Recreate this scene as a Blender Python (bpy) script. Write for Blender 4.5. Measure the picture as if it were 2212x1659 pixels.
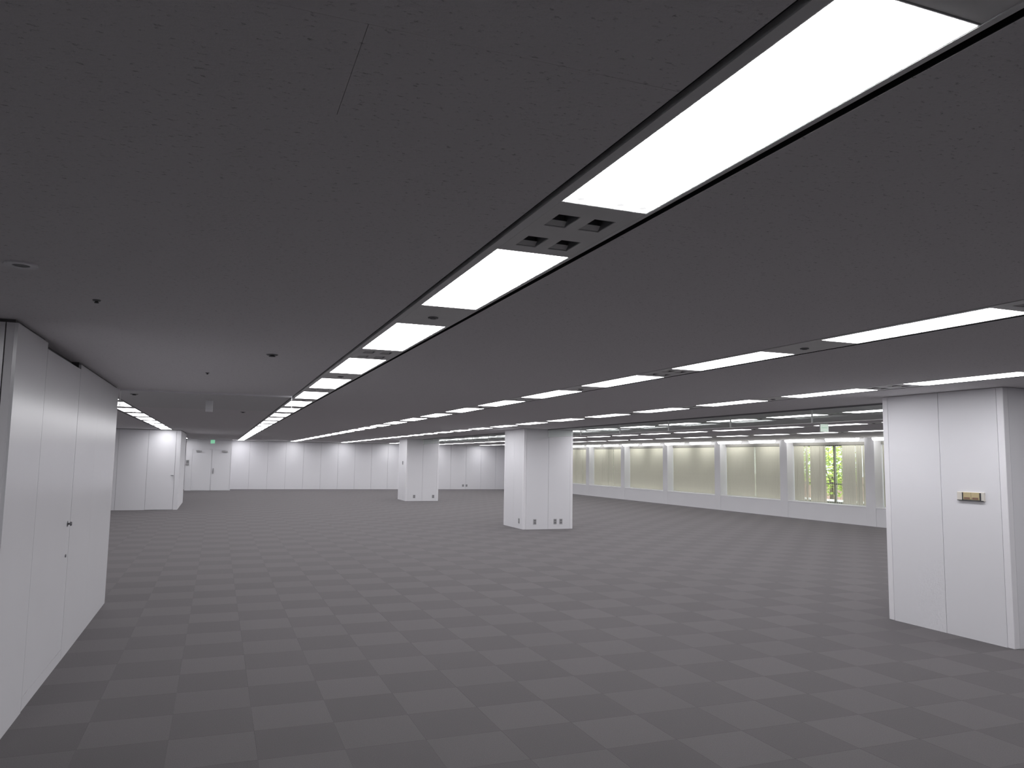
import bpy, bmesh, math, random
from mathutils import Vector, Matrix

# ------------------------------------------------------------------ reset
for o in list(bpy.data.objects):
    bpy.data.objects.remove(o, do_unlink=True)
scene = bpy.context.scene
COL = scene.collection

# ------------------------------------------------------------------ camera
CAM_Z = 1.8037            # eye height
H = 2.6246                # ceiling height
F_PX, YAW, PITCH, ROLL = 1644.7, 0.3663, 0.0991, 0.0149
fw = Vector((math.sin(YAW) * math.cos(PITCH), math.cos(YAW) * math.cos(PITCH), math.sin(PITCH)))
rt = Vector((math.cos(YAW), -math.sin(YAW), 0))
up = rt.cross(fw)
rt2 = math.cos(ROLL) * rt + math.sin(ROLL) * up
up2 = -math.sin(ROLL) * rt + math.cos(ROLL) * up
cd = bpy.data.cameras.new('camera')
cd.sensor_width = 36.0
cd.lens = F_PX * 36.0 / 2212.0
cd.clip_start, cd.clip_end = 0.05, 400
cam = bpy.data.objects.new('camera', cd)
COL.objects.link(cam)
M = Matrix((rt2, up2, -fw)).transposed().to_4x4()
M.translation = Vector((0, 0, CAM_Z))
cam.matrix_world = M
scene.camera = cam

# ------------------------------------------------------------------ world, sun, exposure
world = bpy.data.worlds.new('overcast_sky')
scene.world = world
world.use_nodes = True
bg = world.node_tree.nodes['Background']
bg.inputs['Color'].default_value = (0.90, 0.95, 1.0, 1)
bg.inputs['Strength'].default_value = 3.0
sd = bpy.data.lights.new('sun', 'SUN')
sd.energy = 5.0
sd.angle = math.radians(3)
sun = bpy.data.objects.new('sun', sd)
COL.objects.link(sun)
sun.location = (10, 10, 30)
sun.rotation_euler = Vector((0.45, 0.25, -0.86)).to_track_quat('-Z', 'Y').to_euler()
LAMP = 15.0               # radiance of the lit diffusers
vs = scene.view_settings
vs.view_transform = 'Standard'
vs.look = 'None'
vs.exposure = 0.0
vs.gamma = 1.0
vs.use_curve_mapping = False

# ------------------------------------------------------------------ materials
def nodes_of(name):
    m = bpy.data.materials.new(name)
    m.use_nodes = True
    nt = m.node_tree
    return m, nt, nt.nodes['Principled BSDF']

def set_spec(b, v):
    b.inputs['Specular IOR Level'].default_value = v

def simple(name, col, rough=0.5, metal=0.0, spec=0.5, var=0.03, scale=6.0, bump=0.0, bscale=200.0):
    """painted or metal surface with a little procedural unevenness"""
    m, nt, b = nodes_of(name)
    L = nt.links
    tc = nt.nodes.new('ShaderNodeTexCoord')
    n = nt.nodes.new('ShaderNodeTexNoise')
    n.inputs['Scale'].default_value = scale
    n.inputs['Detail'].default_value = 3
    L.new(tc.outputs['Object'], n.inputs['Vector'])
    r = nt.nodes.new('ShaderNodeValToRGB')
    r.color_ramp.elements[0].position = 0.3
    r.color_ramp.elements[1].position = 0.7
    r.color_ramp.elements[0].color = (*[c * (1 - var) for c in col], 1)
    r.color_ramp.elements[1].color = (*[min(1, c * (1 + var)) for c in col], 1)
    L.new(n.outputs['Fac'], r.inputs['Fac'])
    L.new(r.outputs['Color'], b.inputs['Base Color'])
    b.inputs['Roughness'].default_value = rough
    b.inputs['Metallic'].default_value = metal
    set_spec(b, spec)
    if bump:
        n2 = nt.nodes.new('ShaderNodeTexNoise')
        n2.inputs['Scale'].default_value = bscale
        L.new(tc.outputs['Object'], n2.inputs['Vector'])
        bp = nt.nodes.new('ShaderNodeBump')
        bp.inputs['Strength'].default_value = bump
        bp.inputs['Distance'].default_value = 0.002
        L.new(n2.outputs['Fac'], bp.inputs['Height'])
        L.new(bp.outputs['Normal'], b.inputs['Normal'])
    return m

def emit(name, col, s):
    m, nt, b = nodes_of(name)
    b.inputs['Base Color'].default_value = (*[c * 0.8 for c in col], 1)
    b.inputs['Emission Color'].default_value = (*col, 1)
    b.inputs['Emission Strength'].default_value = s
    return m

def carpet(name, col):
    m, nt, b = nodes_of(name)
    L = nt.links
    g = nt.nodes.new('ShaderNodeNewGeometry')
    n = nt.nodes.new('ShaderNodeTexNoise')
    n.inputs['Scale'].default_value = 140
    n.inputs['Detail'].default_value = 2
    L.new(g.outputs['Position'], n.inputs['Vector'])
    oi = nt.nodes.new('ShaderNodeObjectInfo')
    mr = nt.nodes.new('ShaderNodeMapRange')
    mr.inputs['To Min'].default_value = 0.95
    mr.inputs['To Max'].default_value = 1.05
    L.new(oi.outputs['Random'], mr.inputs['Value'])
    r = nt.nodes.new('ShaderNodeValToRGB')
    r.color_ramp.elements[0].position = 0.3
    r.color_ramp.elements[1].position = 0.7
    r.color_ramp.elements[0].color = (*[c * 0.8 for c in col], 1)
    r.color_ramp.elements[1].color = (*[c * 1.2 for c in col], 1)
    L.new(n.outputs['Fac'], r.inputs['Fac'])
    mx = nt.nodes.new('ShaderNodeMix')
    mx.data_type = 'RGBA'
    mx.blend_type = 'MULTIPLY'
    mx.inputs[0].default_value = 1.0
    L.new(r.outputs['Color'], mx.inputs[6])
    L.new(mr.outputs['Result'], mx.inputs[7])
    L.new(mx.outputs[2], b.inputs['Base Color'])
    b.inputs['Roughness'].default_value = 0.95
    set_spec(b, 0.15)
    b.inputs['Sheen Weight'].default_value = 0.20
    b.inputs['Sheen Roughness'].default_value = 0.6
    b.inputs['Sheen Tint'].default_value = (1.0, 0.955, 0.975, 1)
    bp = nt.nodes.new('ShaderNodeBump')
    bp.inputs['Strength'].default_value = 0.4
    bp.inputs['Distance'].default_value = 0.003
    L.new(n.outputs['Fac'], bp.inputs['Height'])
    L.new(bp.outputs['Normal'], b.inputs['Normal'])
    return m

def ceiling_mat(name, col):
    """mineral-fibre board: grey-white with short dark fissures"""
    m, nt, b = nodes_of(name)
    L = nt.links
    g = nt.nodes.new('ShaderNodeNewGeometry')
    mp = nt.nodes.new('ShaderNodeMapping')
    mp.inputs['Scale'].default_value = (50, 95, 50)
    L.new(g.outputs['Position'], mp.inputs['Vector'])
    n = nt.nodes.new('ShaderNodeTexNoise')
    n.inputs['Scale'].default_value = 1.0
    n.inputs['Detail'].default_value = 4
    n.inputs['Roughness'].default_value = 0.65
    L.new(mp.outputs['Vector'], n.inputs['Vector'])
    r = nt.nodes.new('ShaderNodeValToRGB')
    e = r.color_ramp.elements
    e[0].position, e[1].position = 0.27, 0.40
    e[0].color = (*[c * 0.5 for c in col], 1)
    e[1].color = (*col, 1)
    L.new(n.outputs['Fac'], r.inputs['Fac'])
    L.new(r.outputs['Color'], b.inputs['Base Color'])
    b.inputs['Roughness'].default_value = 0.95
    set_spec(b, 0.1)
    bp = nt.nodes.new('ShaderNodeBump')
    bp.inputs['Strength'].default_value = 0.5
    bp.inputs['Distance'].default_value = 0.004
    L.new(n.outputs['Fac'], bp.inputs['Height'])
    L.new(bp.outputs['Normal'], b.inputs['Normal'])
    return m

def glass_mat(name, tint, alpha_mix):
    m = bpy.data.materials.new(name)
    m.use_nodes = True
    nt = m.node_tree
    nt.nodes.clear()
    out = nt.nodes.new('ShaderNodeOutputMaterial')
    t = nt.nodes.new('ShaderNodeBsdfTransparent')
    t.inputs['Color'].default_value = (*tint, 1)
    gl = nt.nodes.new('ShaderNodeBsdfGlossy')
    gl.inputs['Roughness'].default_value = 0.03
    lw = nt.nodes.new('ShaderNodeFresnel')
    lw.inputs['IOR'].default_value = 1.3
    mul = nt.nodes.new('ShaderNodeMath')
    mul.operation = 'MULTIPLY'
    mul.inputs[1].default_value = alpha_mix
    mx = nt.nodes.new('ShaderNodeMixShader')
    nt.links.new(lw.outputs['Fac'], mul.inputs[0])
    nt.links.new(mul.outputs[0], mx.inputs[0])
    nt.links.new(t.outputs[0], mx.inputs[1])
    nt.links.new(gl.outputs[0], mx.inputs[2])
    nt.links.new(mx.outputs[0], out.inputs['Surface'])
    return m

MT = dict(
    wall=simple('white_steel_partition', (0.745, 0.74, 0.765), 0.42, spec=0.4, var=0.012, scale=1.2),
    wallgloss=simple('semi_gloss_partition', (0.74, 0.735, 0.76), 0.24, spec=0.55, var=0.012, scale=1.2, bump=0.05, bscale=9),
    trim=simple('white_trim', (0.80, 0.79, 0.815), 0.38, spec=0.4, var=0.01),
    gap=simple('grey_joint', (0.42, 0.415, 0.425), 0.8, var=0.05),
    gapd=simple('dark_joint', (0.13, 0.125, 0.13), 0.8, var=0.05),
    slot=simple('black_slot', (0.018, 0.018, 0.02), 0.9, spec=0.1, var=0.05),
    rail=simple('grey_rail', (0.85, 0.85, 0.85), 0.45, metal=0.0, var=0.02),
    lgrey=simple('pale_grey_plastic', (0.36, 0.355, 0.365), 0.5, var=0.03),
    plate=simple('light_grey_plate', (0.88, 0.88, 0.87), 0.5, var=0.02),
    dark=simple('dark_plastic', (0.05, 0.05, 0.055), 0.5, var=0.05),
    mid=simple('grey_plastic', (0.20, 0.20, 0.21), 0.5, var=0.05),
    steel=simple('brushed_steel', (0.55, 0.55, 0.56), 0.3, metal=0.9, var=0.05),
    brass=simple('tan_plastic', (0.52, 0.43, 0.25), 0.45, var=0.04),
    brown=simple('brown_key', (0.22, 0.13, 0.09), 0.5, var=0.05),
    cream=simple('pale_plastic', (0.70, 0.66, 0.60), 0.5, var=0.02),
    blind=simple('cream_blind_fabric', (0.66, 0.65, 0.545), 0.9, spec=0.1, var=0.03, scale=30),
    stud=emit('backlit_stud', (0.95, 0.95, 0.96), 0.88),
    frame=simple('window_frame', (0.20, 0.19, 0.17), 0.45, var=0.05),
    lamp2=emit('lit_window_lamp', (0.98, 0.98, 0.97), 9.5),
    headrail_shade=simple('shade_grey_headrail', (0.30, 0.29, 0.265), 0.7, var=0.03),  # headrail grey has the shade band above the blinds painted in
    lamp=emit('lit_diffuser', (0.975, 0.97, 1.0), LAMP),
    signw=emit('pale_green_sign_face', (0.82, 0.97, 0.85), 0.55),
    signg=emit('green_sign_face', (0.30, 0.75, 0.48), 0.55),
    signm=emit('green_sign_mark', (0.25, 0.60, 0.40), 0.35),
    glass=glass_mat('window_glass', (0.93, 0.97, 0.95), 0.6),
    screen=glass_mat('smoke_screen_glass', (0.945, 0.975, 0.955), 0.06),
    clear=glass_mat('clear_screen_glass', (0.98, 0.99, 0.985), 0.05),
    ctile_l=carpet('carpet_light', (0.064, 0.059, 0.0605)),
    ctile_d=carpet('carpet_dark', (0.046, 0.042, 0.0435)),
    slab=simple('screed', (0.10, 0.095, 0.10), 0.9, var=0.05),
    ceil=ceiling_mat('fissured_ceiling_board', (0.86, 0.84, 0.855)),
    concrete=simple('pale_paving', (0.55, 0.53, 0.50), 0.9, var=0.08, scale=1.5),
    leaf=simple('spring_leaf', (0.40, 0.50, 0.09), 0.6, var=0.3, scale=3),
    hedge=simple('hedge_leaf', (0.10, 0.15, 0.05), 0.6, var=0.3, scale=3),
    bark=simple('bark', (0.12, 0.085, 0.06), 0.9, var=0.2, scale=12),
    lilac=simple('lilac_grey_render', (0.42, 0.38, 0.42), 0.9, var=0.1),
    coping=simple('white_coping', (0.85, 0.84, 0.85), 0.8, var=0.03),
    brick=simple('brown_cladding', (0.36, 0.24, 0.20), 0.8, var=0.1, scale=3),
)

# ------------------------------------------------------------------ mesh helpers
def add_box(bm, x0, x1, y0, y1, z0, z1, mi=0):
    v = [bm.verts.new(p) for p in ((x0, y0, z0), (x1, y0, z0), (x1, y1, z0), (x0, y1, z0),
                                   (x0, y0, z1), (x1, y0, z1), (x1, y1, z1), (x0, y1, z1))]
    for q in ((3, 2, 1, 0), (4, 5, 6, 7), (0, 1, 5, 4), (1, 2, 6, 5), (2, 3, 7, 6), (3, 0, 4, 7)):
        f = bm.faces.new([v[i] for i in q])
        f.material_index = mi

def add_cyl(bm, p0, p1, r0, r1=None, seg=16, cap=True):
    r1 = r0 if r1 is None else r1
    p0, p1 = Vector(p0), Vector(p1)
    ax = (p1 - p0).normalized()
    a = ax.orthogonal().normalized()
    b = ax.cross(a)
    A = [bm.verts.new(p0 + r0 * (math.cos(t) * a + math.sin(t) * b)) for t in [2 * math.pi * i / seg for i in range(seg)]]
    B = [bm.verts.new(p1 + r1 * (math.cos(t) * a + math.sin(t) * b)) for t in [2 * math.pi * i / seg for i in range(seg)]]
    for i in range(seg):
        j = (i + 1) % seg
        bm.faces.new((A[i], A[j], B[j], B[i]))
    if cap:
        bm.faces.new(A[::-1])
        bm.faces.new(B)

def add_ring(bm, c, r_in, r_out, z0, z1, seg=32):
    """flat ring about a vertical axis"""
    c = Vector(c)
    L = []
    for i in range(seg):
        t = 2 * math.pi * i / seg
        d = Vector((math.cos(t), math.sin(t), 0))
        L.append([bm.verts.new(c + d * r + Vector((0, 0, z))) for r, z in ((r_in, z0), (r_out, z0), (r_out, z1), (r_in, z1))])
    for i in range(seg):
        a, b = L[i], L[(i + 1) % seg]
        for k in range(4):
            bm.faces.new((a[k], b[k], b[(k + 1) % 4], a[(k + 1) % 4]))

def mesh_from(bm, name, mats, bevel=0.0):
    if bevel:
        bmesh.ops.bevel(bm, geom=bm.edges[:], offset=bevel, segments=1, affect='EDGES')
    bmesh.ops.recalc_face_normals(bm, faces=bm.faces[:])
    me = bpy.data.meshes.new(name)
    bm.to_mesh(me)
    bm.free()
    for m in (mats if isinstance(mats, (list, tuple)) else [mats]):
        me.materials.append(MT[m])
    return me

def link(name, me, parent=None, loc=(0, 0, 0), rz=0.0):
    o = bpy.data.objects.new(name, me)
    COL.objects.link(o)
    o.location = loc
    if rz:
        o.rotation_euler = (0, 0, rz)
    if parent is not None:
        o.parent = parent
    return o

CACHE = {}
def box(name, mat, x0, x1, y0, y1, z0, z1, parent=None, bevel=0.0, off=(0, 0, 0)):
    """a box in parent space; equal boxes share one mesh, origin at the base centre"""
    key = (mat, round(x1 - x0, 4), round(y1 - y0, 4), round(z1 - z0, 4), bevel)
    if key not in CACHE:
        bm = bmesh.new()
        w, d, h = (x1 - x0) / 2, (y1 - y0) / 2, z1 - z0
        add_box(bm, -w, w, -d, d, 0, h)
        CACHE[key] = mesh_from(bm, name, mat, bevel)
    return link(name, CACHE[key], parent, ((x0 + x1) / 2 - off[0], (y0 + y1) / 2 - off[1], z0 - off[2]))

def empty(name, loc, rz=0.0):
    o = bpy.data.objects.new(name, None)
    o.empty_display_size = 0.1
    COL.objects.link(o)
    o.location = loc
    o.rotation_euler = (0, 0, rz)
    return o

def tag(o, label, cat, group=None):
    o['label'] = label
    o['category'] = cat
    if group:
        o['group'] = group
    return o

def struct(o, label=None):
    o['kind'] = 'structure'
    if label:
        o['label'] = label
    return o

# which points of the room does the photograph show (for the wording of labels and the choice of tiles)
BLOCKS = [(7.5, 8.92, 5.46, 6.985), (7.5, 8.92, 18.6, 20.05), (7.5, 8.92, 31.9, 33.4), (-6, -1.19, 5.45, 10.6), (-5, -1.15, 27.6, 31.9)]
def to_px(p):
    d = Vector(p) - Vector((0, 0, CAM_Z))
    z = d.dot(fw)
    if z < 0.1:
        return None
    return 1106 + F_PX * d.dot(rt2) / z, 829.5 - F_PX * d.dot(up2) / z
def in_view(p, margin=0):
    q = to_px(p)
    if q is None or not (-margin < q[0] < 2212 + margin and -margin < q[1] < 1659 + margin):
        return False
    for x0, x1, y0, y1 in BLOCKS:
        t0, t1 = 0.0, 1.0
        hit = True
        for a, lo, hi in ((p[0], x0, x1), (p[1], y0, y1)):
            if abs(a) < 1e-9:
                if not lo <= 0 <= hi:
                    hit = False
                continue
            ta, tb = sorted((lo / a, hi / a))
            t0, t1 = max(t0, ta), min(t1, tb)
        if hit and t0 < t1 and t0 < 0.999:
            return False
    return True
ORD = ['zeroth', 'first', 'second', 'third', 'fourth', 'fifth', 'sixth', 'seventh', 'eighth', 'ninth', 'tenth', 'eleventh', 'twelfth',
       'thirteenth', 'fourteenth', 'fifteenth', 'sixteenth', 'seventeenth', 'eighteenth', 'nineteenth', 'twentieth',
       'twenty-first', 'twenty-second', 'twenty-third', 'twenty-fourth', 'twenty-fifth']

# ------------------------------------------------------------------ room dimensions
XW = 18.15                 # face of the window wall
YF = 44.0                  # far wall
YB = -3.2                  # wall behind the viewpoint
ROW_X1, ROW_S, ROW_W = 0.984, 2.7317, 0.31
Y0, P, LL = 0.952, 1.8, 1.195
rows = {r: ROW_X1 + ROW_S * (r - 1) for r in range(0, 7)}

# ------------------------------------------------------------------ floor and carpet tiles
TS = 0.5156
TX, TY = 2.893, 4.442
floor = box('floor', 'slab', -7, 19.0, YB, 46.5, -0.20, -0.008)
struct(floor, 'grey carpet-tiled floor of the empty office')
FO = floor.location.copy()
def tile_mesh(mat):
    bm = bmesh.new()
    a, b = TS / 2 - 0.0002, TS / 2 - 0.0008
    lo = [bm.verts.new((sx * a, sy * a, -0.008)) for sx, sy in ((-1, -1), (1, -1), (1, 1), (-1, 1))]
    md = [bm.verts.new((sx * a, sy * a, -0.0006)) for sx, sy in ((-1, -1), (1, -1), (1, 1), (-1, 1))]
    tp = [bm.verts.new((sx * b, sy * b, 0)) for sx, sy in ((-1, -1), (1, -1), (1, 1), (-1, 1))]
    for A, B in ((lo, md), (md, tp)):
        for i in range(4):
            j = (i + 1) % 4
            bm.faces.new((A[i], A[j], B[j], B[i]))
    bm.faces.new(tp)
    return mesh_from(bm, 'carpet_tile', mat)
TL, TD = tile_mesh('ctile_l'), tile_mesh('ctile_d')
cells = []
i0, i1 = int((-6.6 - TX) / TS), int((18.9 - TX) / TS)
j0, j1 = int((-3.0 - TY) / TS), int((46.0 - TY) / TS)
for i in range(i0, i1):
    for j in range(j0, j1):
        c = (TX + (i + .5) * TS, TY + (j + .5) * TS, 0)
        cells.append((i, j, c, in_view(c, 40)))
vis = sorted([c for c in cells if c[3]], key=lambda c: c[2][0] ** 2 + c[2][1] ** 2)[:300]
near = {(c[0], c[1]) for c in vis}
for i, j, c, _ in vis:
    link('carpet_tile', TD if (i + j) % 2 == 0 else TL, floor, (c[0] - FO.x, c[1] - FO.y, -FO.z))
verts, faces, mi = [], [], []
for i, j, c, _ in cells:
    if (i, j) in near:
        continue
    b = TS / 2 - 0.0006
    n = len(verts)
    verts += [(c[0] - b, c[1] - b, 0), (c[0] + b, c[1] - b, 0), (c[0] + b, c[1] + b, 0), (c[0] - b, c[1] + b, 0)]
    faces.append((n, n + 1, n + 2, n + 3))
    mi.append(1 if (i + j) % 2 == 0 else 0)
me = bpy.data.meshes.new('carpet_field')
me.from_pydata(verts, [], faces)
me.materials.append(MT['ctile_l'])
me.materials.append(MT['ctile_d'])
me.polygons.foreach_set('material_index', mi)
fld = link('carpet_field', me, floor, (-FO.x, -FO.y, -FO.z))
fld['kind'] = 'stuff'

# ------------------------------------------------------------------ ceiling
SL0, SL1 = 0.062, 0.355        # slot edges measured from the left edge of the lamps
edges = [-7.0]
bm = bmesh.new()
CT = H + 0.09
strips = []
x_prev = -7.0
for r in range(1, 7):
    strips.append((x_prev, rows[r] - SL0))
    x_prev = rows[r] + SL1
strips.append((x_prev, 18.9))
for k, (a, b) in enumerate(strips):
    if k == 0:
        xa, xb = rows[0] - SL0, rows[0] + SL1
        add_box(bm, a, xa, YB, 46.4, H, CT)
        add_box(bm, xa, xb, YB, 2.70, H, CT)
        add_box(bm, xa, xb, 4.00, 10.9, H, CT)
        add_box(bm, xa, xb, 27.6, 33.3, H, CT)
        add_box(bm, xa, xb, 41.8, 46.4, H, CT)
        add_box(bm, xb, b, 10.9, 46.4, H, CT)
    else:
        add_box(bm, a, b, YB, 46.4, H, CT)
ceil = link('ceiling', mesh_from(bm, 'ceiling', 'ceil'))
struct(ceil, 'dark-looking grey fissured board ceiling with recessed light rows')
box('ceiling_void', 'slot', -7, 18.9, YB, 46.4, H + 0.09, H + 0.16, ceil)
# boards of the strip left of the long light row, with their joints
xb0, xb1 = rows[0] + SL1, rows[1] - SL0
g = 0.0006
def board(x0, x1, y0, y1, ga=g, gb=g):
    box('ceiling_board', 'ceil', x0 + g, x1 - g, y0 + ga, y1 - gb, H, CT, ceil)
board(xb0, xb1, YB, 1.385)
board(xb0, 0.228, 1.385, 1.80, gb=0.0)
board(0.228, xb1, 1.385, 1.80, gb=0.0)
board(xb0, xb1, 1.80, 10.9, ga=0.0)
box('ceiling_board', 'ceil', rows[0] - SL0 + .0, xb0, 10.9, 10.9 + .002, H, CT, ceil)

# ------------------------------------------------------------------ walls built from steel panels
def panel_wall(name, axis, plane, cuts, z0, z1, mat='wall', depth=0.02, gapw=0.006, sign=1, parent=None, pname='wall_panel'):
    """panels on a wall plane. axis 'x': wall lies in X = plane and runs along Y; sign = side the panels face."""
    res = []
    for a, b in zip(cuts[:-1], cuts[1:]):
        a2, b2 = a + gapw / 2, b - gapw / 2
        p0, p1 = sorted((plane, plane - sign * depth))
        if axis == 'x':
            res.append(box(pname, mat, p0, p1, a2, b2, z0, z1, parent, off=parent.location if parent else (0, 0, 0)))
        else:
            res.append(box(pname, mat, a2, b2, p0, p1, z0, z1, parent, off=parent.location if parent else (0, 0, 0)))
    return res
ZT = H - 0.022             # panels stop short of the ceiling: shadow joint

# near left block, with a full-height door standing slightly ajar inwards
XL = -1.19
wl = empty('wall_left', (XL, 5.45, 0))
struct(wl, 'glossy white steel partition block on the left')
def wbox(name, mat, *b):
    return box(name, mat, *b, wl, off=wl.location)
wbox('wall_core', 'gapd', -6.0, XL - 0.02, 5.47, 6.34, 0, H)
wbox('wall_core', 'gapd', -6.0, XL - 0.02, 7.81, 10.58, 0, H)
wbox('wall_core', 'gapd', -6.0, XL - 0.08, 6.34, 7.81, 0, H)
panel_wall('p', 'x', XL, [5.45, 6.35], 0, ZT, 'wallgloss', parent=wl)
panel_wall('p', 'x', XL, [7.80, 9.0, 10.6], 0, ZT, 'wallgloss', gapw=0.002, parent=wl)
panel_wall('p', 'y', 10.6, [-6, -3.6, XL - .02], 0, ZT, 'wallgloss', sign=1, parent=wl)
wbox('corner_post', 'trim', XL - 0.062, XL - 0.02, 5.45, 5.47, 0, ZT)
panel_wall('p', 'y', 5.45, [-6, -3.7, -2.5, XL - .066], 0, ZT, 'wallgloss', sign=-1, parent=wl)
d1 = empty('door_1', (XL - 0.001, 7.796, 0), math.radians(-0.12))
struct(d1, 'full-height white steel door in the left partition')
leaf = box('door_leaf', 'wallgloss', -0.035, 0.0, -1.422, 0.0, 0.098, H - 0.065, d1)
box('kick_plate', 'wallgloss', -0.035, 0.0, -1.422, 0.0, 0.0, 0.094, d1)
bm = bmesh.new()
add_cyl(bm, (0, -0.125, 1.19), (0.022, -0.125, 1.19), 0.009, seg=14)
add_cyl(bm, (0.022, -0.125, 1.19), (0.036, -0.125, 1.19), 0.019, 0.015, seg=16)
add_cyl(bm, (0, -0.125, 1.19), (0.004, -0.125, 1.19), 0.024, seg=16)
link('door_knob', mesh_from(bm, 'door_knob', 'mid'), d1)
bm = bmesh.new()
add_cyl(bm, (0, -0.125, 0.915), (0.008, -0.125, 0.915), 0.014, 0.012, seg=16)
link('lock_cylinder', mesh_from(bm, 'lock_cylinder', 'mid'), d1)

# block further back on the left
wa = empty('wall_alcove', (-1.15, 27.6, 0))
struct(wa, 'white panelled block at the back left')
box('wall_core', 'gap', -5.0, -1.17, 27.62, 31.9, 0, H, wa, off=wa.location)
panel_wall('p', 'y', 27.6, [-5.0, -3.9, -3.0, -2.125], 0, ZT, sign=-1, parent=wa)
panel_wall('p', 'y', 27.6, [-1.29, -1.15], 0, ZT, sign=-1, parent=wa)
panel_wall('p', 'x', -1.15, [27.6, 28.7, 29.8, 31.9], 0, ZT, sign=1, parent=wa)
d3 = empty('door_3', (-1.7, 27.6, 0))
struct(d3, 'flush white door in the panelled block at the back left')
box('door_leaf', 'wall', -2.119, -1.296, 27.6, 27.62, 0.008, ZT, d3, off=d3.location)
bm = bmesh.new()
add_cyl(bm, (0.37, 0, 1.12), (0.37, -0.05, 1.12), 0.012, seg=12)
add_box(bm, 0.30, 0.385, -0.06, -0.04, 1.108, 1.132)
link('lever_handle', mesh_from(bm, 'lever_handle', 'mid'), d3)

# outer shell where the photograph does not reach
for nm, b in (('wall_back', (-7, 19, YB - 0.2, YB, 0, H)), ('wall_alcove_side', (-5.2, -5.0, 10.6, 27.6, 0, H)),
              ('wall_corridor', (-7.0, -6.0, 31.9, 46.4, 0, H)), ('wall_side', (-7.2, -7.0, YB, 5.45, 0, H))):
    struct(box(nm, 'wall', *b), 'plain white wall outside the view')

# far wall
wf = empty('wall_far', (9.0, YF, 0))
struct(wf, 'long white panelled wall at the far end')
box('wall_core', 'gap', -6.0, 19.0, YF + 0.02, YF + 0.2, 0, H, wf, off=wf.location)
cuts = [0.69]
x = 2.59 - 0.95 * 2 + 0.95
while x < 16.85:
    cuts.append(round(x, 3))
    x += 0.95
cuts.append(16.9)
panel_wall('p', 'y', YF, cuts, 0, ZT, gapw=0.009, sign=-1, parent=wf)
panel_wall('p', 'y', YF, [-6.0, -4.5, -3.0, -1.5], 0, ZT, gapw=0.012, sign=-1, parent=wf)
# return wall in the far right corner
wr = empty('wall_return', (16.9, 42.3, 0))
struct(wr, 'white return wall in the far right corner')
box('wall_core', 'gap', 16.92, 18.3, 40.62, 44.0, 0, H, wr, off=wr.location)
panel_wall('p', 'x', 16.9, [40.6, 41.7, 42.8, 44.0], 0, ZT, gapw=0.01, sign=-1, parent=wr)
panel_wall('p', 'y', 40.6, [16.9, 18.3], 0, ZT, gapw=0.01, sign=-1, parent=wr)

# door lobby projecting from the far wall
wd = empty('wall_lobby', (-0.3, 42.3, 0))
struct(wd, 'white door lobby projecting from the far wall')
def lb(name, mat, *b):
    return box(name, mat, *b, wd, off=wd.location)
YD = 42.3
lb('lobby_core', 'wall', -1.5, 0.69, YD + 0.08, YF, 0, H)
lb('wall_panel', 'wall', -1.5, -1.19, YD, YD + 0.08, 0, H)
lb('wall_panel', 'wall', 0.655, 0.69, YD, YD + 0.08, 0, H)
lb('wall_panel', 'wall', -1.19, 0.655, YD, YD + 0.08, 2.1, H)
d2 = empty('door_2', (-0.27, YD, 0))
struct(d2, 'white double door with two closers in the far wall')
for s in (-1, 1):
    a, b = (-1.184, -0.272) if s < 0 else (-0.262, 0.649)
    lf = box('door_leaf', 'wall', a, b, YD + 0.012, YD + 0.055, 0.008, 2.094, d2, off=d2.location)
    cx = -0.88 if s < 0 else 0.36
    bm = bmesh.new()
    add_box(bm, -0.13, 0.13, -0.065, 0.01, 1.97, 2.035)
    add_box(bm, -0.16, 0.02, -0.085, -0.066, 2.035, 2.05)
    link('door_closer', mesh_from(bm, 'door_closer', 'lgrey'), d2, (cx - d2.location.x, 0, 0))
bm = bmesh.new()
add_box(bm, 0.08, 0.13, -0.01, 0.012, 0.86, 1.14)
add_cyl(bm, (0.105, -0.06, 0.88), (0.105, -0.06, 1.12), 0.013, seg=12)
add_cyl(bm, (0.105, -0.06, 0.91), (0.105, 0.01, 0.91), 0.009, seg=10)
add_cyl(bm, (0.105, -0.06, 1.09), (0.105, 0.01, 1.09), 0.009, seg=10)
link('pull_handle', mesh_from(bm, 'pull_handle', 'lgrey'), d2)

# ------------------------------------------------------------------ window wall
PIER = [17.46 + 3.72 * k for k in range(-1, 7)]       # pier centres along Y
PW = 0.18
ZS = 0.565
ww = empty('wall_right', (XW, 27.0, 0))
struct(ww, 'white window wall with piers and low sill along the right')
def wb(name, mat, *b, bevel=0.0):
    return box(name, mat, *b, ww, off=ww.location, bevel=bevel)
wb('wall_core', 'gap', XW + 0.02, XW + 0.55, PIER[0], 40.7, 0, ZS - 0.03)
wb('plain_wall', 'wall', XW, XW + 0.55, YB, PIER[0] - PW, 0, H)
wb('lintel', 'wall', XW + 0.42, XW + 0.62, PIER[0], 40.7, 2.44, H + 0.09)
for k, yc in enumerate(PIER):
    ye = yc + PW if k < len(PIER) - 1 else 40.62
    wb('pier', 'wall', XW, XW + 0.55, yc - PW, ye, 0.0, H)
for k in range(len(PIER) - 1):
    a, b = PIER[k] + PW, PIER[k + 1] - PW
    wb('spandrel_panel', 'wall', XW + 0.004, XW + 0.024, a + 0.005, b - 0.005, 0, ZS - 0.03)
    wb('window_sill', 'trim', XW - 0.006, XW + 0.50, a + 0.001, b - 0.001, ZS - 0.03, ZS, bevel=0.004)

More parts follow.
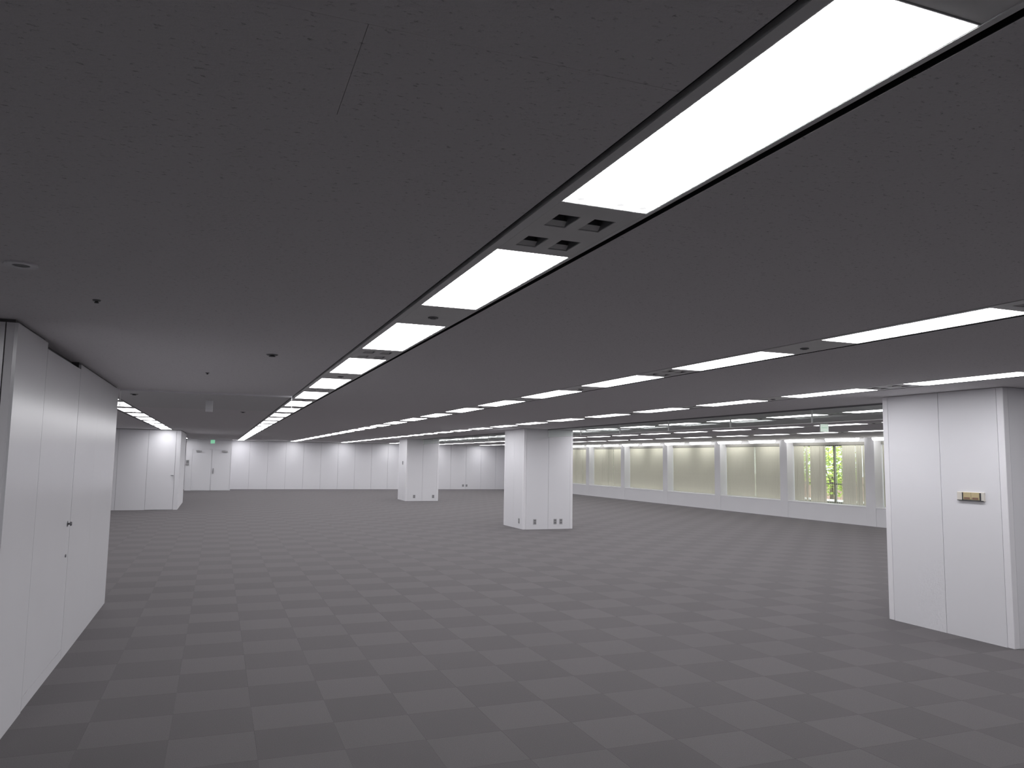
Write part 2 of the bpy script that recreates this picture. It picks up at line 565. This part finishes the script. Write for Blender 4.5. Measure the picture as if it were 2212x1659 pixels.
rnd = random.Random(4)
XB = XW + 0.30              # plane of the vertical blinds
BW = 0.10
bm = bmesh.new()
bh = 2.425 - ZS - 0.03
seg = 4                     # gently curved vane
for k in range(seg):
    pass
prof = [(-BW / 2 + BW * k / seg, 0.006 * (1 - (2 * k / seg - 1) ** 2)) for k in range(seg + 1)]
f0 = [bm.verts.new((dx, y, 0)) for y, dx in prof]
f1 = [bm.verts.new((dx, y, bh)) for y, dx in prof]
g0 = [bm.verts.new((dx + 0.0012, y, 0)) for y, dx in prof]
g1 = [bm.verts.new((dx + 0.0012, y, bh)) for y, dx in prof]
for k in range(seg):
    bm.faces.new((f0[k], f1[k], f1[k + 1], f0[k + 1]))
    bm.faces.new((g0[k], g0[k + 1], g1[k + 1], g1[k]))
    bm.faces.new((f0[k], f0[k + 1], g0[k + 1], g0[k]))
    bm.faces.new((f1[k], g1[k], g1[k + 1], f1[k + 1]))
bm.faces.new((f0[0], g0[0], g1[0], f1[0]))
bm.faces.new((f0[-1], f1[-1], g1[-1], g0[-1]))
VANE = mesh_from(bm, 'vane', 'blind')

def unit_window(n, a, b):
    """frame, centre mullion, transom and glass at the outside of the bay"""
    yc = (a + b) / 2
    w = empty('window_%d' % n, (XW + 0.5, yc, ZS))
    struct(w, 'window bay %s along the right-hand wall' % ORD[n])
    z1 = 2.44
    for nm, q in (('frame_rail', (XW + .44, XW + .50, a, b, ZS, ZS + .05)), ('frame_rail', (XW + .44, XW + .50, a, b, z1 - .05, z1)),
                  ('frame_stile', (XW + .44, XW + .50, a, a + .05, ZS + .05, z1 - .05)), ('frame_stile', (XW + .44, XW + .50, b - .05, b, ZS + .05, z1 - .05)),
                  ('mullion', (XW + .44, XW + .50, yc - .03, yc + .03, ZS + .05, z1 - .05)),
                  ('transom', (XW + .45, XW + .49, a + .05, yc - .03, 1.16, 1.20)), ('transom', (XW + .45, XW + .49, yc + .03, b - .05, 1.16, 1.20))):
        box(nm, 'frame', *q, w, off=w.location)
    for (ya, yb) in ((a + .05, yc - .03), (yc + .03, b - .05)):
        for (za, zb) in ((ZS + .05, 1.16), (1.20, z1 - .05)):
            box('pane', 'glass', XW + .466, XW + .472, ya, yb, za, zb, w, off=w.location)

BLIND_LABEL = {
    7: 'sliver of cream vertical blind beside the large right-hand white pillar',
    6: 'cream vertical blind standing half open onto bright green foliage outside',
    5: 'closed cream vertical blind with a thin bright slit down its middle',
    4: 'closed cream vertical blind, third window from the large right-hand pillar',
    3: 'closed cream vertical blind, fourth window from the large right-hand pillar',
    2: 'cream vertical blind with small bright specks near its bottom edge',
    1: 'narrow strip of cream vertical blind just beside the middle pillar'}
nbay = len(PIER) - 1
for k in range(nbay):
    n = nbay - k                     # window 1 is the farthest
    a, b = PIER[k] + PW, PIER[k + 1] - PW
    if k == nbay - 1:
        b = PIER[k + 1] - PW
    unit_window(n, a, b)
    bl = tag(empty('vertical_blind', (XB, (a + b) / 2, ZS)), BLIND_LABEL[n], 'blind', 'vertical blinds along the window wall')
    box('headrail', 'headrail_shade', XB - .03, XB + .03, a + .005, b - .005, 2.425, 2.51, bl, off=bl.location)
    m = int((b - a - 0.04) / 0.089)
    step = (b - a - 0.04) / m
    for q in range(m):
        y = a + .02 + (q + .5) * step
        ang = math.radians(10)
        u = (y - a) / (b - a)        # 0 at the near end
        if n == 6:
            if 0.34 < u < 0.56:
                ang = math.radians(-rnd.uniform(36, 48))
            elif u > 0.56:
                ang = math.radians(rnd.choice((8, 12, 10, -14, -30)))
            else:
                ang = math.radians(rnd.choice((12, 10, 6, -10, -16)))
        elif n == 5 and q == m // 2:
            ang = math.radians(-55)
        elif n == 2 and 0.35 < u < 0.75:
            ang = math.radians(rnd.choice((10, 6, -3, -8)))
        elif n == 1:
            ang = math.radians(rnd.choice((10, 8, -2, -6)))
        elif n == 7 and u > 0.8:
            ang = math.radians(rnd.choice((10, -20)))
        else:
            ang = math.radians(rnd.uniform(8, 12))
        link('vane', VANE, bl, (0, y - bl.location.y, 0.015), ang)

# ------------------------------------------------------------------ pillars
def pillar(x0, x1, y0, y1, label):
    t = tag(empty('square_pillar', ((x0 + x1) / 2, (y0 + y1) / 2, 0)), label, 'pillar', 'square white pillars')
    o = t.location
    box('pillar_core', 'gap', x0 + .012, x1 - .012, y0 + .012, y1 - .012, 0, H - .001, t, off=o)
    c = 0.075
    zt = H - 0.004
    for xa in (x0, x1 - c):
        for ya in (y0, y1 - c):
            box('corner_post', 'trim', xa, xa + c, ya, ya + c, 0, zt, t, off=o, bevel=0.004)
    e = 0.006
    xm, ym = (x0 + x1) / 2, (y0 + y1) / 2
    for xa in (x0 + .003, x1 - .018):
        for ya, yb in ((y0 + c, ym), (ym, y1 - c)):
            box('cover_panel', 'wall', xa, xa + .015, ya + e / 2, yb - e / 2, 0, zt, t, off=o)
    for ya in (y0 + .003, y1 - .018):
        for xa, xb in ((x0 + c, xm), (xm, x1 - c)):
            box('cover_panel', 'wall', xa + e / 2, xb - e / 2, ya, ya + .015, 0, zt, t, off=o)
    return t
pillar(7.49, 8.91, 5.46, 6.985, 'large white square pillar at the right carrying a small tan control panel')
pillar(7.50, 8.92, 18.6, 20.05, 'white square pillar in the middle with dark outlets near its foot')
pillar(7.50, 8.92, 31.9, 33.4, 'small distant white pillar standing in front of the far wall')

# outlets on the pillars and on the far wall
def outlet(loc, rz, label, group, w=0.085, h=0.135):
    t = tag(empty('wall_outlet', loc, rz), label, 'outlet', group)
    bm = bmesh.new()
    add_box(bm, -w / 2, w / 2, -0.010, 0.002, -h / 2, h / 2)
    link('cover_plate', mesh_from(bm, 'cover_plate', 'lgrey', bevel=0.003), t)
    for dz in (-0.03, 0.03):
        box('socket', 'mid', -w * .3, w * .3, -0.013, -0.009, dz - .018, dz + .018, t)
G = 'dark outlets near the feet of the pillars'
outlet((7.83, 18.603, 0.198), 0, 'dark outlet alone at left on the front of the middle pillar', G)
outlet((8.412, 18.603, 0.198), 0, 'left one of the paired dark outlets on the middle pillar', G)
outlet((8.58, 18.603, 0.198), 0, 'right one of the paired dark outlets on the middle pillar', G)
outlet((7.503, 18.89, 0.205), -math.pi / 2, 'dark outlet low on the narrow left side of middle pillar', G, w=0.08)
outlet((7.87, 31.903, 0.19), 0, 'left dark outlet low on the small distant pillar', G, w=.1)
outlet((8.70, 31.903, 0.19), 0, 'right dark outlet low on the small distant pillar', G, w=.1)
outlet((13.83, YF - .001, 0.22), 0, 'left one of two faint outlets low on the far wall', G, w=.12)
outlet((14.05, YF - .001, 0.22), 0, 'right one of two faint outlets low on the far wall', G, w=.12)

# small box on the side of the far pillar, and box beside the lobby door
t = tag(empty('wall_switch', (7.503, 32.6, 1.60), -math.pi / 2), 'small dark switch on the left side of the distant pillar', 'switch')
box('switch_plate', 'lgrey', -.08, .08, -.012, .002, -.08, .08, t)
box('rocker', 'mid', -.045, .045, -.018, -.011, -.045, .045, t)
t = tag(empty('wall_phone', (-1.40, YD - .001, 1.42)), 'small dark box on the wall left of the far double door', 'wall box')
box('housing', 'lgrey', -.07, .07, -.05, .001, -.13, .13, t, bevel=.008)
box('front_cover', 'mid', -.05, .05, -.056, -.048, -.02, .10, t)

# control panel on the big pillar
t = tag(empty('wall_controller', (7.494, 5.862, 1.486), -math.pi / 2), 'small tan and brown control panel on the large right-hand pillar', 'control panel')
box('back_plate', 'cream', -.158, .158, -.018, .003, -.045, .048, t, bevel=.004)
for a, b in ((-.078, .012), (.018, .108)):
    k = box('module', 'brass', a, b, -.026, -.017, -.034, .044, t, bevel=.002)
    w = b - a
    box('key_strip', 'brown', -w * .38, w * .38, -.0065, 0, .006, .026, k)
for a in (-.092, .112):
    box('end_bar', 'dark', a, a + .010, -.026, -.017, -.040, .042, t)
box('lower_lip', 'dark', -.15, .15, -.026, -.017, -.045, -.037, t)

# ------------------------------------------------------------------ ceiling light rows
ROWNAME = {0: 'short left light row', 1: 'nearest long light row', 2: 'second long light row', 3: 'third long light row',
           4: 'fourth long light row', 5: 'fifth long light row', 6: 'sixth long light row'}
ZL = H + 0.002             # diffuser plane, just above the ceiling face
def lamp_meshes():
    bm = bmesh.new()
    w, l = ROW_W / 2, LL / 2
    t = 0.003
    add_box(bm, -w, -w + t, -l, l, 0, 0.05)
    add_box(bm, w - t, w, -l, l, 0, 0.05)
    add_box(bm, -w + t, w - t, -l, -l + t, 0, 0.05)
    add_box(bm, -w + t, w - t, l - t, l, 0, 0.05)
    add_box(bm, -w, w, -l, l, 0.05, 0.075)
    fr = mesh_from(bm, 'lamp_frame', 'plate')
    bm = bmesh.new()
    v = [bm.verts.new(p) for p in ((-w + t, -l + t, -0.0005), (-w + t, l - t, -0.0005), (w - t, l - t, -0.0005), (w - t, -l + t, -0.0005))]
    bm.faces.new(v)                 # faces down
    me = bpy.data.meshes.new('diffuser')
    bm.normal_update()
    bm.to_mesh(me)
    bm.free()
    me.materials.append(MT['lamp'])
    bm = bmesh.new()
    add_cyl(bm, (0, 0, 0.004), (0, 0, -0.004), 0.016, 0.012, seg=16)
    st = mesh_from(bm, 'diffuser_stud', 'stud')
    return fr, me, st
FR, DF, ST = lamp_meshes()
def plate_meshes():
    gl = P - LL - 0.004
    w, l = ROW_W / 2, gl / 2
    xs = [-w, -.109, -.026, .025, .107, w]
    ys = [-l, -.182, -.05, .088, .220, l]
    # plate with four openings
    bm = bmesh.new()
    for i in range(5):
        for j in range(5):
            if i in (1, 3) and j in (1, 3):
                continue
            add_box(bm, xs[i], xs[i + 1], ys[j], ys[j + 1], 0, 0.004)
    bmesh.ops.remove_doubles(bm, verts=bm.verts[:], dist=1e-5)
    vp = mesh_from(bm, 'vent_plate', 'plate')
    wells = []
    for i in (1, 3):
        for j in (1, 3):
            bm = bmesh.new()
            a, b, c, d = xs[i], xs[i + 1], ys[j], ys[j + 1]
            t, h = .003, .05
            add_box(bm, a, a + t, c, d, .003, h)
            add_box(bm, b - t, b, c, d, .003, h)
            add_box(bm, a, b, c, c + t, .003, h)
            add_box(bm, a, b, d - t, d, .003, h)
            add_box(bm, a, b, c, d, h, h + .003)
            # slanted deflector blade
            v = [bm.verts.new(p) for p in ((a + t, d - t, .0035), (b - t, d - t, .0035), (b - t, d - .022, .018), (a + t, d - .022, .018))]
            bm.faces.new(v).material_index = 1
            wells.append(mesh_from(bm, 'vent_opening', ['mid', 'plate']))
    bm = bmesh.new()
    add_box(bm, -w, w, -l, l, 0, 0.004)
    pp = mesh_from(bm, 'filler_plate', 'plate')
    bm = bmesh.new()
    add_ring(bm, (0, 0, 0), .018, .030, -.006, .001, 24)
    esc = mesh_from(bm, 'escutcheon', 'mid')
    bm = bmesh.new()
    add_cyl(bm, (0, 0, .002), (0, 0, -.008), .010, .008, seg=12)
    add_cyl(bm, (0, 0, -.008), (0, 0, -.011), .015, .015, seg=16)
    hd = mesh_from(bm, 'sprinkler_head', 'mid')
    return vp, wells, pp, esc, hd
VP, WELLS, PP, ESC, HD = plate_meshes()

kr = {0: [1] + list(range(6, 15)) + list(range(18, 23))}  # lone near lamp on the left is an unseen addition, brightens the partition corner
for r in range(1, 7):
    kr[r] = range(0, 24)
for r in range(0, 7):
    xc = rows[r] + ROW_W / 2
    ks = list(kr[r])
    shown = [k for k in ks if in_view((xc, Y0 + P * k + LL / 2, H), 60)]
    for k in ks:
        yc = Y0 + P * k + LL / 2
        if k in shown:
            n = shown.index(k) + 1
            m_ = len(shown) - shown.index(k)
            if n <= m_:
                lab = 'bright ceiling light, %s from the near end of the %s' % (ORD[n], ROWNAME[r])
            else:
                lab = 'bright ceiling light, %s from the far end of the %s' % (ORD[m_], ROWNAME[r])
        else:
            lab = 'ceiling light of the %s that is hidden or out of frame' % ROWNAME[r]
        t = tag(empty('ceiling_light', (xc, yc, ZL)), lab, 'ceiling light', 'rectangular ceiling lights in rows')
        link('lamp_frame', FR, t)
        link('diffuser', DF, t)
        if (r == 1 and k < 3) or (r == 2 and k == 1):
            for dx in (-.112, .03, .112):
                link('diffuser_stud', ST, t, (dx, LL / 2 - .05, 0))
        # plate filling the gap after this light
        if k == ks[-1] or k + 1 not in ks:
            continue
        yg = Y0 + P * k + LL + (P - LL) / 2
        even = (k % 2 == 0)
        gap_seen = in_view((xc, yg, H), 40)
        kind = 'grey plate with four square air vents' if even else 'grey plate with a sprinkler'
        if k in shown:
            n = shown.index(k) + 1
            m_ = len(shown) - shown.index(k)
            where = 'beyond %s light of the %s' % (ORD[n], ROWNAME[r]) if n <= m_ else 'at light %s from far end of the %s' % (ORD[m_], ROWNAME[r])
        else:
            where = 'in hidden part of the %s' % ROWNAME[r]
        if even:
            lab = 'vent plate %s' % where
        else:
            lab = 'sprinkler plate %s' % where
        t = tag(empty('filler_plate', (xc, yg, ZL - .001)), lab, 'ceiling plate', 'plates between the ceiling lights')
        if even:
            link('vent_plate', VP, t)
            for w_ in WELLS:
                link('vent_opening', w_, t)
        else:
            link('cover_plate', PP, t)
            link('escutcheon', ESC, t, (0, .025, 0))
            link('sprinkler_head', HD, t, (0, .025, 0))
    ya, yb = (10.92, 27.58) if r == 0 else (YB + .02, YF - .02)
    tr = empty('trim_%d' % (r + 1), (xc, ya, H))
    struct(tr, 'grey side rails of the %s' % ROWNAME[r])
    w = ROW_W / 2
    for xa, xb in ((-w - .036, -w - .001), (w + .001, w + .019)):
        box('side_rail', 'rail', xa, xb, 0, yb - ya, .001, .045, tr)
    for xa, xb in ((-w - .0618, -w - .058), (w + .041, w + .0448)):
        box('slot_liner', 'slot', xa, xb, 0, yb - ya, .0008, .09, tr)
    if r > 0:
        box('end_plate', 'plate', -w, w, 0.0, Y0 - ya - .004, .003, .007, tr)
        box('end_plate', 'plate', -w, w, Y0 + P * 23 + LL - ya + .004, yb - ya, .003, .007, tr)

# lamps at the head of each window bay
bm = bmesh.new()
add_box(bm, -.085, .085, -.63, .63, 0, .018)
LBODY = mesh_from(bm, 'lamp_body', 'plate')
bm = bmesh.new()
n = 8
pr = [(-.08 + .16 * i / n, -.085 * math.sin(math.pi * i / n) ** .5 if 0 < i < n else 0) for i in range(n + 1)]
A = [bm.verts.new((x, -.62, z)) for x, z in pr]
B = [bm.verts.new((x, .62, z)) for x, z in pr]
for i in range(n):
    bm.faces.new((A[i], B[i], B[i + 1], A[i + 1]))
bm.faces.new(A)
bm.faces.new(B[::-1])
LDIF = mesh_from(bm, 'lamp_cover', 'lamp2')
for k in range(nbay):
    n = nbay - k
    a, b = PIER[k] + PW, PIER[k + 1] - PW
    yc = (a + b) / 2
    for s, nm in ((-1, 'nearer'), (1, 'farther')):
        t = tag(empty('window_light', (XW - .13, yc + s * .93, H - .018)),
                '%s of two bright lamps above the %s window from the middle pillar' % (nm, ORD[n]), 'lamp', 'lamps at the heads of the window bays')
        link('lamp_body', LBODY, t)
        link('lamp_cover', LDIF, t)

# ------------------------------------------------------------------ small things on the ceiling
def ceiling_ring(x, y, r, label):
    t = tag(empty('ceiling_speaker', (x, y, H)), label, 'ceiling ring')
    bm = bmesh.new()
    add_ring(bm, (0, 0, 0), r * .55, r, -.008, .001)
    link('rim', mesh_from(bm, 'rim', 'trim'), t)
    bm = bmesh.new()
    add_cyl(bm, (0, 0, -.001), (0, 0, -.004), r * .56, r * .56, seg=28)
    link('grille', mesh_from(bm, 'grille', 'mid'), t)
ceiling_ring(-.844, 3.826, .064, 'round pale ring fitting on the ceiling at far left')
def sprinkler(x, y, s, label):
    t = tag(empty('ceiling_sprinkler', (x, y, H)), label, 'sprinkler', 'small dark fittings on the ceiling')
    bm = bmesh.new()
    add_cyl(bm, (0, 0, .001), (0, 0, -.007), s, s * .8, seg=20)
    link('base_plate', mesh_from(bm, 'base_plate', 'mid'), t)
    bm = bmesh.new()
    add_cyl(bm, (0, 0, -.006), (0, 0, -.014), s * .45, s * .35, seg=14)
    add_cyl(bm, (0, 0, -.014), (0, 0, -.017), s * .55, s * .5, seg=16)
    link('nozzle', mesh_from(bm, 'nozzle', 'dark'), t)
sprinkler(-.646, 4.563, .022, 'tiny dark dot fitting on the ceiling above the left partition')
sprinkler(.375, 6.426, .050, 'dark round fitting on the ceiling left of the nearest light row')
sprinkler(-.134, 8.156, .020, 'faint tiny dot on the ceiling just above the hanging box')
sprinkler(-1.105, 11.577, .055, 'dark oval fitting on the ceiling beside the left partition end')
sprinkler(.41, 15.2, .05, 'faint dark fitting on ceiling beside the far lights')

# ------------------------------------------------------------------ hanging exit signs
def exit_sign(x, y, z1, w, h, label, face, rz=0.0, mark=True):
    t = tag(empty('exit_sign', (x, y, z1 - h), rz), label, 'sign')
    box('sign_body', 'trim', -w / 2, w / 2, -.02, .02, 0, h, t, bevel=.004)
    if face:
        fc = box('sign_face', face, -w / 2 + .008, w / 2 - .008, -.024, -.019, .008, h - .008, t)
        if mark:
            bm = bmesh.new()        # running figure and doorway, very small
            add_box(bm, -w * .33, w * .33, -.002, 0, h * .46, h * .50)
            link('sign_mark', mesh_from(bm, 'sign_mark', 'signm'), fc, (0, -.0025, -.0))
    bm = bmesh.new()
    add_cyl(bm, (0, 0, h - .002), (0, 0, H - z1 + h), .008, seg=10)
    link('hanger', mesh_from(bm, 'hanger', 'plate'), t)
exit_sign(-.147, 12.0, 2.600, .10, .165, 'small pale grey box hanging from the ceiling above the left partition', None)
exit_sign(11.31, 12.0, 2.610, .175, .165, 'pale green lit exit sign hanging among the right-hand lights', 'signw', rz=-.35)
exit_sign(-.25, 41.6, 2.590, .22, .20, 'tiny glowing green exit sign above the far double door', 'signg', mark=False)

# ------------------------------------------------------------------ glass smoke screens under the ceiling
def smoke_screen(p0, p1, drop, label, joint=1.8, chan='mid', edge='rail', gl='screen'):
    p0, p1 = Vector(p0), Vector(p1)
    d = (p1 - p0)
    L = d.length
    rz = math.atan2(d.y, d.x)
    t = tag(empty('smoke_screen', (p0.x, p0.y, H - drop), rz), label, 'glass screen', 'glass smoke screens hanging from the ceiling')
    box('top_channel', chan, 0, L, -.018, .018, drop - .022, drop, t)
    n = max(1, round(L / joint))
    s = L / n
    for i in range(n):
        box('glass_panel', gl, i * s + .004, (i + 1) * s - .004, -.004, .004, .008, drop - .02, t)
    box('bottom_edge', edge, 0, L, -.006, .006, 0, .008, t)
    for i in range(n + 1):
        box('joint_clip', 'plate', max(0, i * s - .008), min(L, i * s + .008), -.010, .010, .0, drop - .02, t)
smoke_screen((8.2, 7.0, 0), (8.2, 18.6, 0), .22, 'greenish glass screen under the ceiling between large and middle pillars')
smoke_screen((8.2, 20.06, 0), (8.2, 31.88, 0), .22, 'greenish glass screen under the ceiling between middle and distant pillars')

smoke_screen((XL + .002, 10.75, 0), (rows[1] - SL0 - .01, 10.75, 0), .22, 'faint glass screen under the ceiling beyond the left partition', joint=2.2, chan='trim', edge='clear', gl='clear')

# ------------------------------------------------------------------ outside the windows
gr = box('ground_outside', 'concrete', 18.75, 80, -10, 90, -.5, -.3)
struct(gr, 'pale paving outside the windows')
def tree(x, y, h, r, seed, label):
    R = random.Random(seed)
    t = tag(empty('tree', (x, y, -.3)), label, 'tree', 'trees outside the windows')
    bm = bmesh.new()
    add_cyl(bm, (0, 0, 0), (.05, .03, h * .45), .09, .06, seg=10)
    for q in range(5):
        a = q * 1.3 + R.random()
        add_cyl(bm, (.05, .03, h * .40), (.5 * r * math.cos(a), .5 * r * math.sin(a), h * (.55 + .06 * q)), .04, .015, seg=7)
    link('trunk', mesh_from(bm, 'trunk', 'bark'), t)
    vs_, fs = [], []
    for q in range(1500):
        while True:
            p = Vector((R.uniform(-1, 1), R.uniform(-1, 1), R.uniform(-1, 1)))
            if .25 < p.length < 1:
                break
        c = Vector((p.x * r, p.y * r, h * .62 + p.z * h * .38))
        u = Vector((R.gauss(0, 1), R.gauss(0, 1), R.gauss(0, .5))).normalized()
        w = u.orthogonal().normalized()
        s = R.uniform(.07, .13)
        n = len(vs_)
        vs_ += [c - u * s, c + w * s * .45, c + u * s, c - w * s * .45]
        fs.append((n, n + 1, n + 2, n + 3))
    me = bpy.data.meshes.new('foliage')
    me.from_pydata([tuple(v) for v in vs_], [], fs)
    me.materials.append(MT['leaf'])
    lf = link('foliage', me, t)
    lf['kind'] = 'stuff'
tree(23.5, 24.6, 3.2, 1.1, 1, 'yellow-green tree seen through the half-open blind')
tree(25.5, 29.5, 4.0, 1.5, 2, 'tree outside behind the closed blinds')
gw = box('garden_wall', 'brick', 30.0, 30.3, 10, 60, -.3, 1.2)
tag(gw, 'low brown wall beyond the trees outside the windows', 'wall')

t = tag(empty('garden_kerb', (21.5, 35, -.3)), 'low lilac-grey wall with a bright white coping outside the windows', 'wall')
box('kerb_wall', 'lilac', -.08, .08, -25, 25, 0, .66, t)
box('coping', 'coping', -.13, .13, -25, 25, .66, .80, t)

R = random.Random(9)
t = tag(empty('hedge', (25.0, 47.0, -.3)), 'tall dark green hedge outside behind the farthest blinds', 'hedge')
vs_, fs = [], []
for q in range(9000):
    c = Vector((R.uniform(-.7, .7), R.uniform(-13, 13), R.uniform(0, 1) ** .8 * 4.2))
    u = Vector((R.gauss(0, 1), R.gauss(0, 1), R.gauss(0, .6))).normalized()
    w = u.orthogonal().normalized()
    z = R.uniform(.12, .22)
    n = len(vs_)
    vs_ += [tuple(c - u * z), tuple(c + w * z * .5), tuple(c + u * z), tuple(c - w * z * .5)]
    fs.append((n, n + 1, n + 2, n + 3))
me = bpy.data.meshes.new('hedge_leaves')
me.from_pydata(vs_, [], fs)
me.materials.append(MT['hedge'])
link('hedge_leaves', me, t)['kind'] = 'stuff'
bm = bmesh.new()
for q in range(14):
    y = -12 + q * 1.85
    add_cyl(bm, (0, y, 0), (.1 * math.sin(q), y + .2, 3.4), .05, .02, seg=7)
link('stems', mesh_from(bm, 'stems', 'bark'), t)
